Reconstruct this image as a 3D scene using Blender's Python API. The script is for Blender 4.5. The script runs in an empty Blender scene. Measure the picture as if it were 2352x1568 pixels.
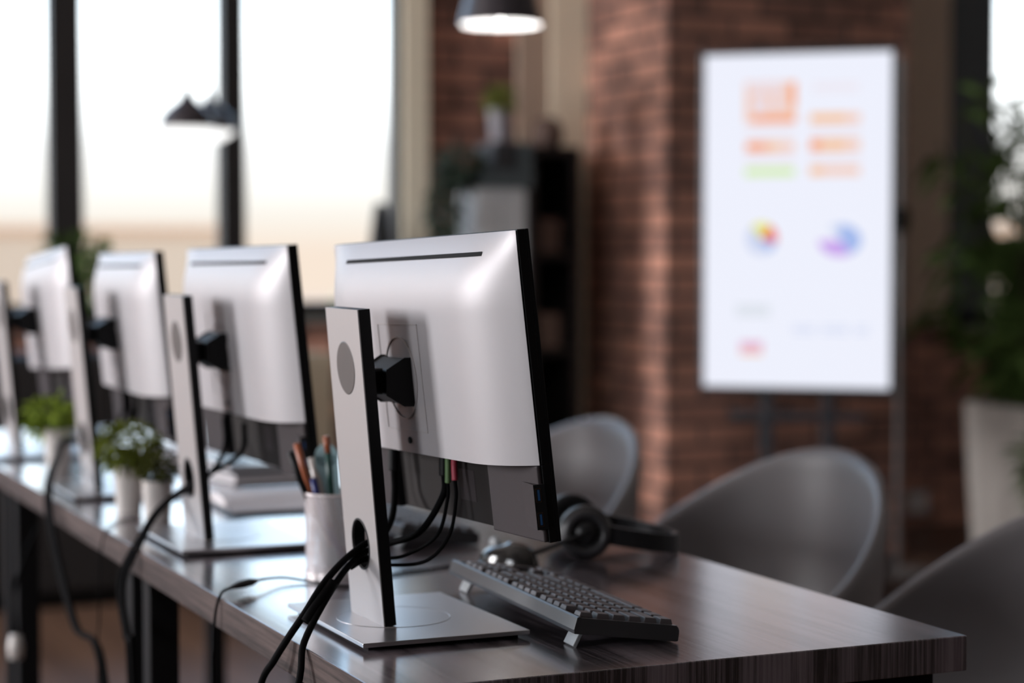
import bpy, math, random
from mathutils import Vector, Matrix, Euler
random.seed(7)
PI = math.pi
C = bpy.context.scene.collection
SC = bpy.context.scene

# ------------------------------------------------------------------ materials
def nmat(name):
    m = bpy.data.materials.new(name); m.use_nodes = True
    return m, m.node_tree.nodes, m.node_tree.links, m.node_tree.nodes['Principled BSDF']

def mat(name, col, rough=.5, metal=0., spec=.5, coat=0., noise=0., nscale=40., bump=0., bscale=400.):
    m, N, L, b = nmat(name)
    b.inputs['Base Color'].default_value = (*col, 1)
    b.inputs['Roughness'].default_value = rough
    b.inputs['Metallic'].default_value = metal
    b.inputs['Specular IOR Level'].default_value = spec
    b.inputs['Coat Weight'].default_value = coat
    if noise > 0 or bump > 0:
        tc = N.new('ShaderNodeTexCoord')
    if noise > 0:
        n = N.new('ShaderNodeTexNoise'); n.inputs['Scale'].default_value = nscale
        n.inputs['Detail'].default_value = 4
        L.new(tc.outputs['Object'], n.inputs['Vector'])
        r = N.new('ShaderNodeMapRange')
        r.inputs['To Min'].default_value = 1 - noise; r.inputs['To Max'].default_value = 1 + noise
        L.new(n.outputs['Fac'], r.inputs['Value'])
        h = N.new('ShaderNodeHueSaturation'); h.inputs['Color'].default_value = (*col, 1)
        L.new(r.outputs['Result'], h.inputs['Value']); L.new(h.outputs['Color'], b.inputs['Base Color'])
    if bump > 0:
        n2 = N.new('ShaderNodeTexNoise'); n2.inputs['Scale'].default_value = bscale
        L.new(tc.outputs['Object'], n2.inputs['Vector'])
        bp = N.new('ShaderNodeBump'); bp.inputs['Strength'].default_value = bump; bp.inputs['Distance'].default_value = .0005
        L.new(n2.outputs['Fac'], bp.inputs['Height']); L.new(bp.outputs['Normal'], b.inputs['Normal'])
    return m

def emit(name, col, s=1.):
    m = bpy.data.materials.new(name); m.use_nodes = True
    N, L = m.node_tree.nodes, m.node_tree.links
    N.clear()
    e = N.new('ShaderNodeEmission'); e.inputs['Color'].default_value = (*col, 1); e.inputs['Strength'].default_value = s
    o = N.new('ShaderNodeOutputMaterial'); L.new(e.outputs[0], o.inputs[0])
    return m

def wood(name, dark, light, scale, rough, spec=.5, bump=.12, coat=0.):
    m, N, L, b = nmat(name)
    tc = N.new('ShaderNodeTexCoord')
    mp = N.new('ShaderNodeMapping'); mp.inputs['Scale'].default_value = scale
    L.new(tc.outputs['Object'], mp.inputs['Vector'])
    n = N.new('ShaderNodeTexNoise'); n.inputs['Scale'].default_value = 1; n.inputs['Detail'].default_value = 6
    n.inputs['Roughness'].default_value = .65
    L.new(mp.outputs['Vector'], n.inputs['Vector'])
    mp2 = N.new('ShaderNodeMapping'); mp2.inputs['Scale'].default_value = [s * .12 for s in scale]
    L.new(tc.outputs['Object'], mp2.inputs['Vector'])
    n2 = N.new('ShaderNodeTexNoise'); n2.inputs['Scale'].default_value = 1; n2.inputs['Detail'].default_value = 3
    L.new(mp2.outputs['Vector'], n2.inputs['Vector'])
    ad = N.new('ShaderNodeMath'); ad.operation = 'MULTIPLY_ADD'; ad.inputs[1].default_value = .45; 
    L.new(n2.outputs['Fac'], ad.inputs[0])
    mu = N.new('ShaderNodeMath'); mu.operation = 'MULTIPLY'; mu.inputs[1].default_value = .55
    L.new(n.outputs['Fac'], mu.inputs[0]); L.new(mu.outputs[0], ad.inputs[2])
    cr = N.new('ShaderNodeValToRGB')
    cr.color_ramp.elements[0].position = .42; cr.color_ramp.elements[0].color = (*dark, 1)
    cr.color_ramp.elements[1].position = .60; cr.color_ramp.elements[1].color = (*light, 1)
    L.new(ad.outputs[0], cr.inputs['Fac']); L.new(cr.outputs['Color'], b.inputs['Base Color'])
    rr = N.new('ShaderNodeMapRange'); rr.inputs['To Min'].default_value = rough + .05; rr.inputs['To Max'].default_value = rough - .03
    L.new(n.outputs['Fac'], rr.inputs['Value']); L.new(rr.outputs['Result'], b.inputs['Roughness'])
    b.inputs['Specular IOR Level'].default_value = spec; b.inputs['Coat Weight'].default_value = coat; b.inputs['Coat Roughness'].default_value = .15
    bp = N.new('ShaderNodeBump'); bp.inputs['Strength'].default_value = bump; bp.inputs['Distance'].default_value = .0006
    L.new(n.outputs['Fac'], bp.inputs['Height']); L.new(bp.outputs['Normal'], b.inputs['Normal'])
    return m

def brick(name, c1, c2, mortar):
    m, N, L, b = nmat(name)
    uv = N.new('ShaderNodeUVMap')
    t = N.new('ShaderNodeTexBrick')
    t.inputs['Scale'].default_value = 1
    t.inputs['Brick Width'].default_value = .235; t.inputs['Row Height'].default_value = .075
    t.inputs['Mortar Size'].default_value = .009; t.inputs['Mortar Smooth'].default_value = .2
    t.inputs['Bias'].default_value = -.1
    t.inputs['Color1'].default_value = (*c1, 1); t.inputs['Color2'].default_value = (*c2, 1)
    t.inputs['Mortar'].default_value = (*mortar, 1)
    L.new(uv.outputs['UV'], t.inputs['Vector'])
    n = N.new('ShaderNodeTexNoise'); n.inputs['Scale'].default_value = 3.2; n.inputs['Detail'].default_value = 5
    L.new(uv.outputs['UV'], n.inputs['Vector'])
    r = N.new('ShaderNodeMapRange'); r.inputs['From Min'].default_value = .3; r.inputs['From Max'].default_value = .7
    r.inputs['To Min'].default_value = .55; r.inputs['To Max'].default_value = 1.45
    L.new(n.outputs['Fac'], r.inputs['Value'])
    h = N.new('ShaderNodeHueSaturation'); L.new(t.outputs['Color'], h.inputs['Color'])
    L.new(r.outputs['Result'], h.inputs['Value']); L.new(h.outputs['Color'], b.inputs['Base Color'])
    b.inputs['Roughness'].default_value = .85
    bp = N.new('ShaderNodeBump'); bp.inputs['Strength'].default_value = .6; bp.inputs['Distance'].default_value = .006
    inv = N.new('ShaderNodeMath'); inv.operation = 'SUBTRACT'; inv.inputs[0].default_value = 1
    L.new(t.outputs['Fac'], inv.inputs[1]); L.new(inv.outputs[0], bp.inputs['Height'])
    L.new(bp.outputs['Normal'], b.inputs['Normal'])
    return m

def glass(name):
    m = bpy.data.materials.new(name); m.use_nodes = True
    N, L = m.node_tree.nodes, m.node_tree.links
    N.clear()
    t = N.new('ShaderNodeBsdfTransparent'); t.inputs['Color'].default_value = (.95, .96, .96, 1)
    g = N.new('ShaderNodeBsdfGlossy'); g.inputs['Roughness'].default_value = .02
    f = N.new('ShaderNodeFresnel'); f.inputs['IOR'].default_value = 1.3
    x = N.new('ShaderNodeMixShader'); o = N.new('ShaderNodeOutputMaterial')
    L.new(f.outputs[0], x.inputs[0]); L.new(t.outputs[0], x.inputs[1]); L.new(g.outputs[0], x.inputs[2]); L.new(x.outputs[0], o.inputs[0])
    return m

def meshwire(name, col):
    m, N, L, b = nmat(name)
    b.inputs['Base Color'].default_value = (*col, 1); b.inputs['Roughness'].default_value = .4; b.inputs['Metallic'].default_value = .2
    uv = N.new('ShaderNodeUVMap')
    mp = N.new('ShaderNodeMapping'); mp.inputs['Scale'].default_value = (62, 30, 1); mp.inputs['Rotation'].default_value = (0, 0, 0)
    L.new(uv.outputs['UV'], mp.inputs['Vector'])
    sx = N.new('ShaderNodeSeparateXYZ'); L.new(mp.outputs['Vector'], sx.inputs[0])
    vals = []
    for a, c in ((1, 1), (1, -1)):
        s = N.new('ShaderNodeMath'); s.operation = 'ADD' if c == 1 else 'SUBTRACT'
        L.new(sx.outputs['X'], s.inputs[0]); L.new(sx.outputs['Y'], s.inputs[1])
        fr = N.new('ShaderNodeMath'); fr.operation = 'FRACT'; L.new(s.outputs[0], fr.inputs[0])
        gt = N.new('ShaderNodeMath'); gt.operation = 'GREATER_THAN'; gt.inputs[1].default_value = .42
        L.new(fr.outputs[0], gt.inputs[0]); vals.append(gt)
    mu = N.new('ShaderNodeMath'); mu.operation = 'MULTIPLY'
    L.new(vals[0].outputs[0], mu.inputs[0]); L.new(vals[1].outputs[0], mu.inputs[1])
    iv = N.new('ShaderNodeMath'); iv.operation = 'SUBTRACT'; iv.inputs[0].default_value = 1; L.new(mu.outputs[0], iv.inputs[1])
    L.new(iv.outputs[0], b.inputs['Alpha'])
    return m

M = dict(
    silver=mat('silver_plastic', (.40, .382, .395), .46, .2, noise=.02, nscale=900, bump=.05, bscale=2500),
    silver2=mat('brushed_silver', (.41, .388, .385), .42, .35, noise=.03, nscale=600),
    plate=mat('base_metal', (.44, .425, .435), .28, .85),
    edge=mat('bright_edge', (.55, .53, .52), .35, .8),
    grey=mat('grey_plastic', (.045, .037, .039), .6, 0, .15, bump=.3, bscale=1800),
    disc=mat('satin_disc', (.085, .074, .07), .5, .3, noise=.08, nscale=900),
    darkgrey=mat('dark_recess', (.035, .031, .030), .7, spec=.1),
    black=mat('black_plastic', (.004, .004, .0045), .5, spec=.22),
    blackmat=mat('black_matte', (.004, .004, .0045), .8, spec=.2),
    rubber=mat('cable_rubber', (.004, .0037, .004), .75, spec=.05),
    screen=mat('dark_screen', (.004, .004, .006), .15),
    usb=mat('usb_blue', (.01, .05, .14), .4),
    usbrim=mat('usb_rim', (.06, .032, .018), .4, .7),
    green=mat('jack_green', (.14, .24, .10), .45), pink=mat('jack_pink', (.42, .05, .08), .45),
    kb=mat('keyboard_body', (.04, .038, .04), .38, .1), key=mat('key_cap', (.085, .074, .078), .42),
    kfoot=mat('keyboard_foot', (.28, .29, .30), .45),
    desk=wood('dark_oak_top', (.026, .021, .023), (.22, .18, .20), (250, 5, 5), .24, spec=1., bump=.05, coat=.8),
    deskside=wood('dark_oak_edge', (.028, .019, .018), (.095, .067, .060), (190, 6, 190), .65, spec=.2),
    floor=wood('floor_wood', (.07, .038, .024), (.14, .078, .050), (60, 1.5, 1), .42),
    legm=mat('desk_leg', (.006, .0055, .006), .7, spec=.15),
    chair=mat('chair_shell', (.18, .168, .174), .42, noise=.03, nscale=300),
    chairpad=mat('chair_black', (.02, .019, .02), .55),
    brick=brick('brick', (.46, .225, .16), (.22, .11, .085), (.07, .052, .047)),
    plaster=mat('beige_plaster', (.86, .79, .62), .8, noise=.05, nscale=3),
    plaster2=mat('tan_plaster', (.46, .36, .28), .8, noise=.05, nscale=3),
    wall=mat('wall_paint', (.75, .71, .67), .85), walldark=mat('low_bounce_wall', (.10, .09, .085), .85), ceil=mat('ceiling_paint', (.8, .77, .74), .9),
    frame=mat('window_frame', (.012, .010, .010), .5), frame2=mat('window_frame_blue', (.022, .032, .038), .45),
    sill=mat('sill_stone', (.13, .13, .12), .5),
    glass=glass('pane_glass'),
    shade=mat('lamp_shade', (.025, .02, .025), .35), shadein=mat('lamp_lining', (.85, .84, .83), .6), bulb=emit('lamp_bulb', (1, .98, .96), 40), glow=emit('lamp_diffuser', (1, .99, .98), 1.6),
    white=mat('white_ceramic', (.62, .58, .55), .35), whitepot=mat('white_planter', (.46, .42, .38), .6, noise=.1, nscale=8),
    leaf=mat('leaf_fresh', (.20, .27, .04), 1., spec=.02, noise=.5, nscale=40), leaf2=mat('leaf_bush', (.15, .18, .033), 1., spec=.02, noise=.45, nscale=60),
    leaf3=mat('leaf_dark', (.07, .115, .032), .9, spec=.06, noise=.6, nscale=5), leaf4=mat('leaf_lime', (.15, .17, .02), .5, noise=.4, nscale=30),
    leaf5=mat('leaf_ivy', (.012, .03, .012), .55, noise=.5, nscale=20), leaf6=mat('leaf_olive', (.055, .06, .016), 1., spec=.02, noise=.4, nscale=60),
    soil=mat('soil', (.02, .014, .01), .9), stake=mat('bamboo_stake', (.30, .16, .05), .6), stem=mat('plant_stem', (.05, .05, .02), .7),
    paper=mat('paper', (.75, .70, .71), .6), board=mat('clip_board', (.02, .019, .022), .4), navy=mat('navy_cover', (.02, .035, .06), .25),
    cupm=meshwire('wire_mesh', (.62, .56, .57)), cuprim=mat('cup_rim', (.66, .6, .6), .35, .3),
    orange=mat('orange_pen', (.35, .09, .03), .4), blue=mat('blue_pen', (.01, .02, .16), .35), teal=mat('teal_pen', (.01, .06, .05), .35),
    sky=mat('light_blue_plastic', (.42, .62, .66), .3),
    cab=mat('white_cabinet', (.58, .60, .62), .5), boxb=mat('blue_grey_box', (.09, .115, .125), .6), boxd=mat('charcoal_box', (.035, .037, .042), .6),
    shelf=mat('black_shelf', (.010, .008, .008), .6), brown=mat('brown_basket', (.12, .075, .06), .7), redbox=mat('dull_paper', (.16, .11, .09), .7),
    tvb=mat('tv_bezel', (.012, .012, .016), .35), pole=mat('grey_pole', (.3, .29, .29), .4, .3),
    tv=emit('tv_white', (.82, .84, .94), 1.05),
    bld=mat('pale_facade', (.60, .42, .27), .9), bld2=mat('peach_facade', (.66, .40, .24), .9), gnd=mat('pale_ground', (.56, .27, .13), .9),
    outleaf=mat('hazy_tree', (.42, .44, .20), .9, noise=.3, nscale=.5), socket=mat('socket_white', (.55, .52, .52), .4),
    headset=mat('headset_black', (.014, .014, .016), .4), headring=mat('headset_grey', (.05, .048, .052), .35),
    greypot=mat('grey_pot', (.24, .225, .25), .5), beige=mat('beige_card', (.40, .33, .24), .8),
)

# ------------------------------------------------------------------ mesh builder
class MB:
    def __init__(s): s.v = []; s.f = []; s.mi = []; s.uv = []
    def face(s, pts, mi=0, uvs=None):
        i = len(s.v); s.v += [tuple(p) for p in pts]; s.f.append(tuple(range(i, i + len(pts)))); s.mi.append(mi)
        s.uv.append(uvs or [(0, 0)] * len(pts))
    def add(s, verts, faces, mi=0):
        i = len(s.v); s.v += [tuple(p) for p in verts]
        for f in faces:
            s.f.append(tuple(i + k for k in f)); s.mi.append(mi); s.uv.append([(0, 0)] * len(f))
    def box(s, lo, hi, mi=0, T=None, taper=0.):
        (a, b, c), (d, e, g) = lo, hi
        t = taper
        vs = [(a, b, c), (d, b, c), (d, e, c), (a, e, c), (a + t, b + t, g), (d - t, b + t, g), (d - t, e - t, g), (a + t, e - t, g)]
        if T: vs = [tuple(T @ Vector(p)) for p in vs]
        s.add(vs, [(3, 2, 1, 0), (4, 5, 6, 7), (0, 1, 5, 4), (1, 2, 6, 5), (2, 3, 7, 6), (3, 0, 4, 7)], mi)
        return s
    def boxuv(s, lo, hi, mi=0):
        (a, b, c), (d, e, g) = lo, hi
        def q(p): s.face(p, mi, [((x + y), z) for x, y, z in p])
        q([(a, b, c), (d, b, c), (d, b, g), (a, b, g)]); q([(d, e, c), (a, e, c), (a, e, g), (d, e, g)])
        q([(a, e, c), (a, b, c), (a, b, g), (a, e, g)]); q([(d, b, c), (d, e, c), (d, e, g), (d, b, g)])
        q([(a, b, g), (d, b, g), (d, e, g), (a, e, g)]); q([(a, e, c), (d, e, c), (d, b, c), (a, b, c)])
        return s
    def lathe(s, prof, c=(0, 0, 0), n=32, mi=0, T=None, uv=False):
        i0 = len(s.v)
        for r, z in prof:
            for k in range(n):
                p = Vector((r * math.cos(2 * PI * k / n), r * math.sin(2 * PI * k / n), z))
                if T: p = T @ p
                s.v.append((p.x + c[0], p.y + c[1], p.z + c[2]))
        for j in range(len(prof) - 1):
            for k in range(n):
                k2 = (k + 1) % n
                s.f.append((i0 + j * n + k, i0 + j * n + k2, i0 + (j + 1) * n + k2, i0 + (j + 1) * n + k)); s.mi.append(mi)
                s.uv.append([(k / n, prof[j][1] * 10), ((k + 1) / n, prof[j][1] * 10), ((k + 1) / n, prof[j + 1][1] * 10), (k / n, prof[j + 1][1] * 10)])
        return s
    def tube(s, pts, r, n=8, mi=0, sub=8, caps=True, rr=None, flat=1.):
        P = [Vector(p) for p in pts]
        if sub > 1 and len(P) > 2:
            Q = []; RR = []
            rs = rr or [r] * len(P)
            E = [P[0] * 2 - P[1]] + P + [P[-1] * 2 - P[-2]]
            for i in range(1, len(E) - 2):
                for k in range(sub):
                    t = k / sub
                    a, b, c, d = E[i - 1], E[i], E[i + 1], E[i + 2]
                    Q.append(.5 * ((2 * b) + (-a + c) * t + (2 * a - 5 * b + 4 * c - d) * t * t + (-a + 3 * b - 3 * c + d) * t ** 3))
                    RR.append(rs[i - 1] * (1 - t) + rs[i] * t)
            Q.append(P[-1]); RR.append(rs[-1])
        else:
            Q = P; RR = rr or [r] * len(P)
        i0 = len(s.v)
        up = Vector((0, 0, 1)); prev = None
        for i, p in enumerate(Q):
            d = (Q[min(i + 1, len(Q) - 1)] - Q[max(i - 1, 0)]).normalized()
            if prev is None:
                x = d.cross(up)
                if x.length < .05: x = d.cross(Vector((1, 0, 0)))
                x.normalize()
            else:
                x = (prev - d * prev.dot(d)).normalized()
            prev = x; y = d.cross(x)
            for k in range(n):
                a = 2 * PI * k / n
                s.v.append(tuple(p + (x * math.cos(a) + y * math.sin(a) * flat) * RR[i]))
        for i in range(len(Q) - 1):
            for k in range(n):
                k2 = (k + 1) % n
                s.f.append((i0 + i * n + k, i0 + i * n + k2, i0 + (i + 1) * n + k2, i0 + (i + 1) * n + k)); s.mi.append(mi); s.uv.append([(0, 0)] * 4)
        if caps:
            s.f.append(tuple(i0 + k for k in reversed(range(n)))); s.mi.append(mi); s.uv.append([(0, 0)] * n)
            j = i0 + (len(Q) - 1) * n
            s.f.append(tuple(j + k for k in range(n))); s.mi.append(mi); s.uv.append([(0, 0)] * n)
        return s
    def build(s, name, mats, parent=None, smooth=False, bevel=0., segs=2, loc=None, matrix=None, weld=False):
        me = bpy.data.meshes.new(name); me.from_pydata(s.v, [], s.f)
        ul = me.uv_layers.new(name='UVMap')
        k = 0
        for u in s.uv:
            for c in u: ul.data[k].uv = c; k += 1
        for i, p in enumerate(me.polygons): p.material_index = s.mi[i]; p.use_smooth = smooth
        if not isinstance(mats, (list, tuple)): mats = [mats]
        for m in mats: me.materials.append(m)
        o = bpy.data.objects.new(name, me); C.objects.link(o)
        if parent: o.parent = parent
        if loc: o.location = loc
        if matrix is not None: o.matrix_local = matrix
        if weld:
            w = o.modifiers.new('weld', 'WELD'); w.merge_threshold = 1e-5
        if bevel > 0:
            b = o.modifiers.new('bevel', 'BEVEL'); b.width = bevel; b.segments = segs; b.limit_method = 'ANGLE'; b.angle_limit = .6
        return o

def tag(o, label=None, cat=None, group=None, kind=None):
    if label: o['label'] = label
    if cat: o['category'] = cat
    if group: o['group'] = group
    if kind: o['kind'] = kind
    return o
def thing(name, label, cat, loc=(0, 0, 0), rz=0., group=None):
    o = bpy.data.objects.new(name, None); C.objects.link(o); o.location = loc; o.rotation_euler = (0, 0, rz)
    o.empty_display_size = .05
    return tag(o, label, cat, group)
def struct(o): o['kind'] = 'structure'; return o
def copy_tree(o, parent=None):
    c = o.copy(); C.objects.link(c)
    if parent: c.parent = parent
    for ch in list(o.children): copy_tree(ch, c)
    return c
DZ = .74   # desk top

# ------------------------------------------------------------------ setting
YW = 6.76
struct(MB().box((-4.5, -4, -.1), (9, YW + .3, 0)).build('floor', M['floor']))
struct(MB().box((-4.5, -4, 3.3), (9, YW + .3, 3.4)).build('ceiling', M['ceil']))
LW = -4.0
wl = MB()
WL = [(.2, 1.9, .95, 2.5), (4.9, 6.6, .95, 2.7)]      # unseen windows in the left wall, the first added as fill: y0,y1,z0,z1
ys = [-4] + [a for w in WL for a in w[:2]] + [YW]
for i in range(0, len(ys), 2): wl.box((LW - .25, ys[i], 0), (LW, ys[i + 1], 3.3))
for w in WL:
    wl.box((LW - .25, w[0], 0), (LW, w[1], w[2])); wl.box((LW - .25, w[0], w[3]), (LW, w[1], 3.3))
struct(wl.build('wall_left', M['wall']))
struct(MB().box((-4.5, -4, 0), (9, -3.8, 3.3)).build('wall_back', M['walldark']))  # unseen back wall, darkened to cut bounce light from behind the camera
struct(MB().box((8.5, -4, 0), (8.7, YW, 3.3)).build('wall_right', M['wall']))
# far wall: brick below and between the windows
S1, S2, TOPW = .90, .83, 3.05
X1, X1R, X2, X2R = -2.0, 2.55, 4.92, 8.2
wf = MB()
wf.boxuv((LW - .25, YW, 0), (X1, YW + .09, 3.3)); wf.boxuv((X1, YW, 0), (X1R, YW + .09, S1)); wf.boxuv((X1, YW, TOPW), (X1R, YW + .09, 3.3))
wf.boxuv((X1R, YW, 0), (X2, YW + .09, 3.3)); wf.boxuv((X2, YW, 0), (X2R, YW + .09, S2)); wf.boxuv((X2, YW, TOPW), (X2R, YW + .09, 3.3))
wf.boxuv((X2R, YW, 0), (8.5, YW + .09, 3.3))
struct(wf.build('wall_far', M['brick']))
struct(MB().boxuv((3.277, 6.10, 0), (4.27, YW, 3.3)).build('brick_column', M['brick'], bevel=.004))
struct(MB().box((2.545, YW - .03, 0), (2.64, YW, 3.3)).build('trim_1', M['plaster']))
struct(MB().box((3.13, YW - .03, 0), (3.277, YW, 3.3)).build('trim_2', M['plaster']))
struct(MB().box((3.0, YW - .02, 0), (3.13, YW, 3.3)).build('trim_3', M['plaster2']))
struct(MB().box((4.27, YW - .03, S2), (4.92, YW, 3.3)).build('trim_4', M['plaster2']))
struct(MB().box((LW, YW - .02, 0), (3.277, YW, .1)).build('baseboard_far', M['blackmat']))

def window(name, x0, x1, z0, z1, bars, fm, sillm):
    f = MB()
    y0, y1 = YW - .01, YW + .07
    edges = [(x0, x0 + .03)] + bars + [(x1 - .03, x1)]
    for a, b in edges: f.box((a, y0, z0), (b, y1, z1))
    f.box((x0, y0, z0), (x1, y1, z0 + .05)); f.box((x0, y0, z1 - .05), (x1, y1, z1))
    o = struct(f.build(name, fm))
    for i in range(len(edges) - 1):
        MB().box((edges[i][1], y0 + .045, z0 + .05), (edges[i + 1][0], y0 + .051, z1 - .05)).build('pane', M['glass'], o)
    MB().box((x0, YW - .05, z0 - .03), (x1, YW + .1, z0)).build('sill', sillm, o)
    return o
window('window_1', X1, X1R, S1, TOPW, [(-1.43, -1.37), (-.83, -.77), (-.23, -.17), (.37, .43), (.78, .84), (1.288, 1.396), (1.880, 1.962)], M['frame'], M['sill'])
window('window_2', X2, X2R, S2, TOPW, [(X2 + .03, X2 + .24), (6.3, 6.4), (7.3, 7.4)], M['frame2'], M['sill'])
for i, w in enumerate(WL):
    f = MB(); x0 = LW - .14
    f.box((x0, w[0], w[2]), (x0 + .06, w[0] + .05, w[3])); f.box((x0, w[1] - .05, w[2]), (x0 + .06, w[1], w[3]))
    f.box((x0, w[0], w[2]), (x0 + .06, w[1], w[2] + .05)); f.box((x0, w[0], w[3] - .05), (x0 + .06, w[1], w[3]))
    o = struct(f.build('window_%d' % (i + 3), M['frame']))  # first pass frames the window added for fill light
    MB().box((x0 + .02, w[0] + .05, w[2] + .05), (x0 + .026, w[1] - .05, w[3] - .05)).build('pane', M['glass'], o)

# outdoors
struct(MB().box((-260, YW + 3, -9.1), (260, 420, -9)).build('ground', M['gnd']))
for i, (x, y, w, d, h, m, lab) in enumerate([
        (9, 120, 13, 12, 14.5, 'bld2', 'tall peach building seen blurred through the middle window pane'),
        (31, 150, 18, 14, 11.5, 'bld', 'low wide cream building outside the pane left of the beige pilaster'),
        (21, 190, 12, 12, 12.5, 'bld', 'far pale building just left of the thin window bar'),
        (75, 95, 26, 18, 11, 'bld', 'cream building behind the big leafy plant at right')]):
    t = thing('building', lab, 'building', (x, y, -9))
    MB().box((-w / 2, -d / 2, 0), (w / 2, d / 2, h)).build('facade', M[m], t)
    MB().box((-w / 2 - .3, -d / 2 - .3, h), (w / 2 + .3, d / 2 + .3, h + .5)).build('roof', M['bld2'], t)
def leaf_cloud(mb, n, fn, size, mi=0, droop=.3, aspect=.4):
    for _ in range(n):
        p, out = fn()
        L_ = size * random.uniform(.6, 1.3)
        d = (out + Vector((random.gauss(0, .5), random.gauss(0, .5), random.gauss(0, .5)))).normalized()
        sd = d.cross(Vector((random.gauss(0, 1), random.gauss(0, 1), random.gauss(0, 1)))).normalized() * L_ * aspect
        nrm = d.cross(sd).normalized()
        a = p; b = p + d * L_ * .5 + sd * .5; c = p + d * L_ - Vector((0, 0, L_ * droop)); e = p + d * L_ * .5 - sd * .5
        m_ = p + d * L_ * .5 - nrm * L_ * .08
        mb.add([a, b, c, e, m_], [(0, 1, 4), (1, 2, 4), (2, 3, 4), (3, 0, 4)], mi)
def ball(c, r, sq=1.):
    c = Vector(c)
    def fn():
        d = Vector((random.gauss(0, 1), random.gauss(0, 1), random.gauss(0, 1))).normalized()
        k = random.random() ** .4
        return c + Vector((d.x * r, d.y * r, d.z * r * sq)) * k, d
    return fn
for (x, y, r, h, lab) in [(13.5, 60, 2.6, 7.2, 'hazy green tree outdoors by the thick window bar'),
                          (26.5, 70, 3.4, 7.4, 'hazy tree outdoors left of the beige pilaster'),
                          (56, 62, 6, 8, 'hazy yellow green tree beyond the right hand window')]:
    t = thing('tree', lab, 'tree', (x, y, -9))
    MB().tube([(0, 0, 0), (.1, 0, h * .5), (0, 0, h * .8)], .25).build('trunk', M['stem'], t)
    b = MB(); leaf_cloud(b, 800, ball((0, 0, h - r * .3), r, .8), .7); b.build('crown', M['outleaf'], t)

# ------------------------------------------------------------------ desks
DX0, DX1 = .598, 1.233
def desk(y0, y1, lab):
    t = thing('desk', lab, 'desk', (DX0, y0, 0), 0, 'desks joined into one long row')
    W, L_ = DX1 - DX0, y1 - y0 - .0006
    b = MB(); vs = [(0, 0, DZ - .036), (W, 0, DZ - .036), (W, L_, DZ - .036), (0, L_, DZ - .036), (0, 0, DZ), (W, 0, DZ), (W, L_, DZ), (0, L_, DZ)]
    b.add(vs, [(4, 5, 6, 7), (3, 2, 1, 0), (0, 1, 5, 4), (2, 3, 7, 6)], 0); b.add(vs, [(1, 2, 6, 5), (3, 0, 4, 7)], 1)
    b.build('tabletop', [M['desk'], M['deskside']], t, bevel=.0012, weld=True)
    zt = DZ - .036
    for yy in (.03, L_ - .07):
        for xx in (.02, W - .06): MB().box((xx, yy, 0), (xx + .04, yy + .04, zt - .03)).build('leg', M['legm'], t, bevel=.002)
        MB().box((.02, yy, zt - .03), (W - .02, yy + .04, zt)).build('cross_bar', M['legm'], t)
    return t
desk(1.649, 2.66, 'dark wood desk nearest the camera, carrying the sharp silver monitor')
desk(2.66, 3.66, 'middle dark wood desk with the two small potted plants')
desk(3.66, 4.42, 'farthest dark wood desk at the left end of the row')

# ------------------------------------------------------------------ monitors
PW, PH, PT, PD = .497, .293, .013, .030
def edge_depth(y, z, zlo):
    def s(e, L_): 
        t = max(0., min(1., e / L_)); return 1 - (1 - t) ** 2.2
    ey = PW / 2 - abs(y); et = PH / 2 - z
    return PD * s(ey, .10) ** .9 * s(et, .075) ** .9
ZS = -.075 * .974    # lower edge of the silver shell
HW, HZ0 = .05, .009
def plate_with_hole(mb, x0, x1, w, z0, z1, zc, r, n=32, mi=0):
    """upright plate (thickness x0..x1, width w on y) with a round hole through it"""
    h = w / 2
    ring = [(r * math.cos(2 * PI * k / n + PI / n), r * math.sin(2 * PI * k / n + PI / n)) for k in range(n)]
    def sq(y, z):
        k = h / max(abs(y), abs(z)); return (y * k, z * k)
    out = [sq(*p) for p in ring]
    for x, fl in ((x0, 0), (x1, 1)):
        for k in range(n):
            k2 = (k + 1) % n
            q = [(x, ring[k][0], zc + ring[k][1]), (x, ring[k2][0], zc + ring[k2][1]), (x, out[k2][0], zc + out[k2][1]), (x, out[k][0], zc + out[k][1])]
            mb.face(q if not fl else q[::-1], mi)
        # square corners
        for sy in (-1, 1):
            for sz in (-1, 1):
                cands = sorted(range(n), key=lambda k: (out[k][0] - sy * h) ** 2 + (out[k][1] - sz * h) ** 2)[:2]
                mb.face([(x, out[cands[0]][0], zc + out[cands[0]][1]), (x, sy * h, zc + sz * h), (x, out[cands[1]][0], zc + out[cands[1]][1])], mi)
        for a, b in ((z0, zc - h), (zc + h, z1)):
            mb.face([(x, -h, a), (x, h, a), (x, h, b), (x, -h, b)], mi)
    for k in range(n):
        k2 = (k + 1) % n
        mb.face([(x0, ring[k][0], zc + ring[k][1]), (x1, ring[k][0], zc + ring[k][1]), (x1, ring[k2][0], zc + ring[k2][1]), (x0, ring[k2][0], zc + ring[k2][1])], mi)
    for sy in (-1, 1): mb.face([(x0, sy * h, z0), (x1, sy * h, z0), (x1, sy * h, z1), (x0, sy * h, z1)], mi)
    mb.face([(x0, -h, z1), (x0, h, z1), (x1, h, z1), (x1, -h, z1)], mi); mb.face([(x0, -h, z0), (x0, h, z0), (x1, h, z0), (x1, -h, z0)], mi)

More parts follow.
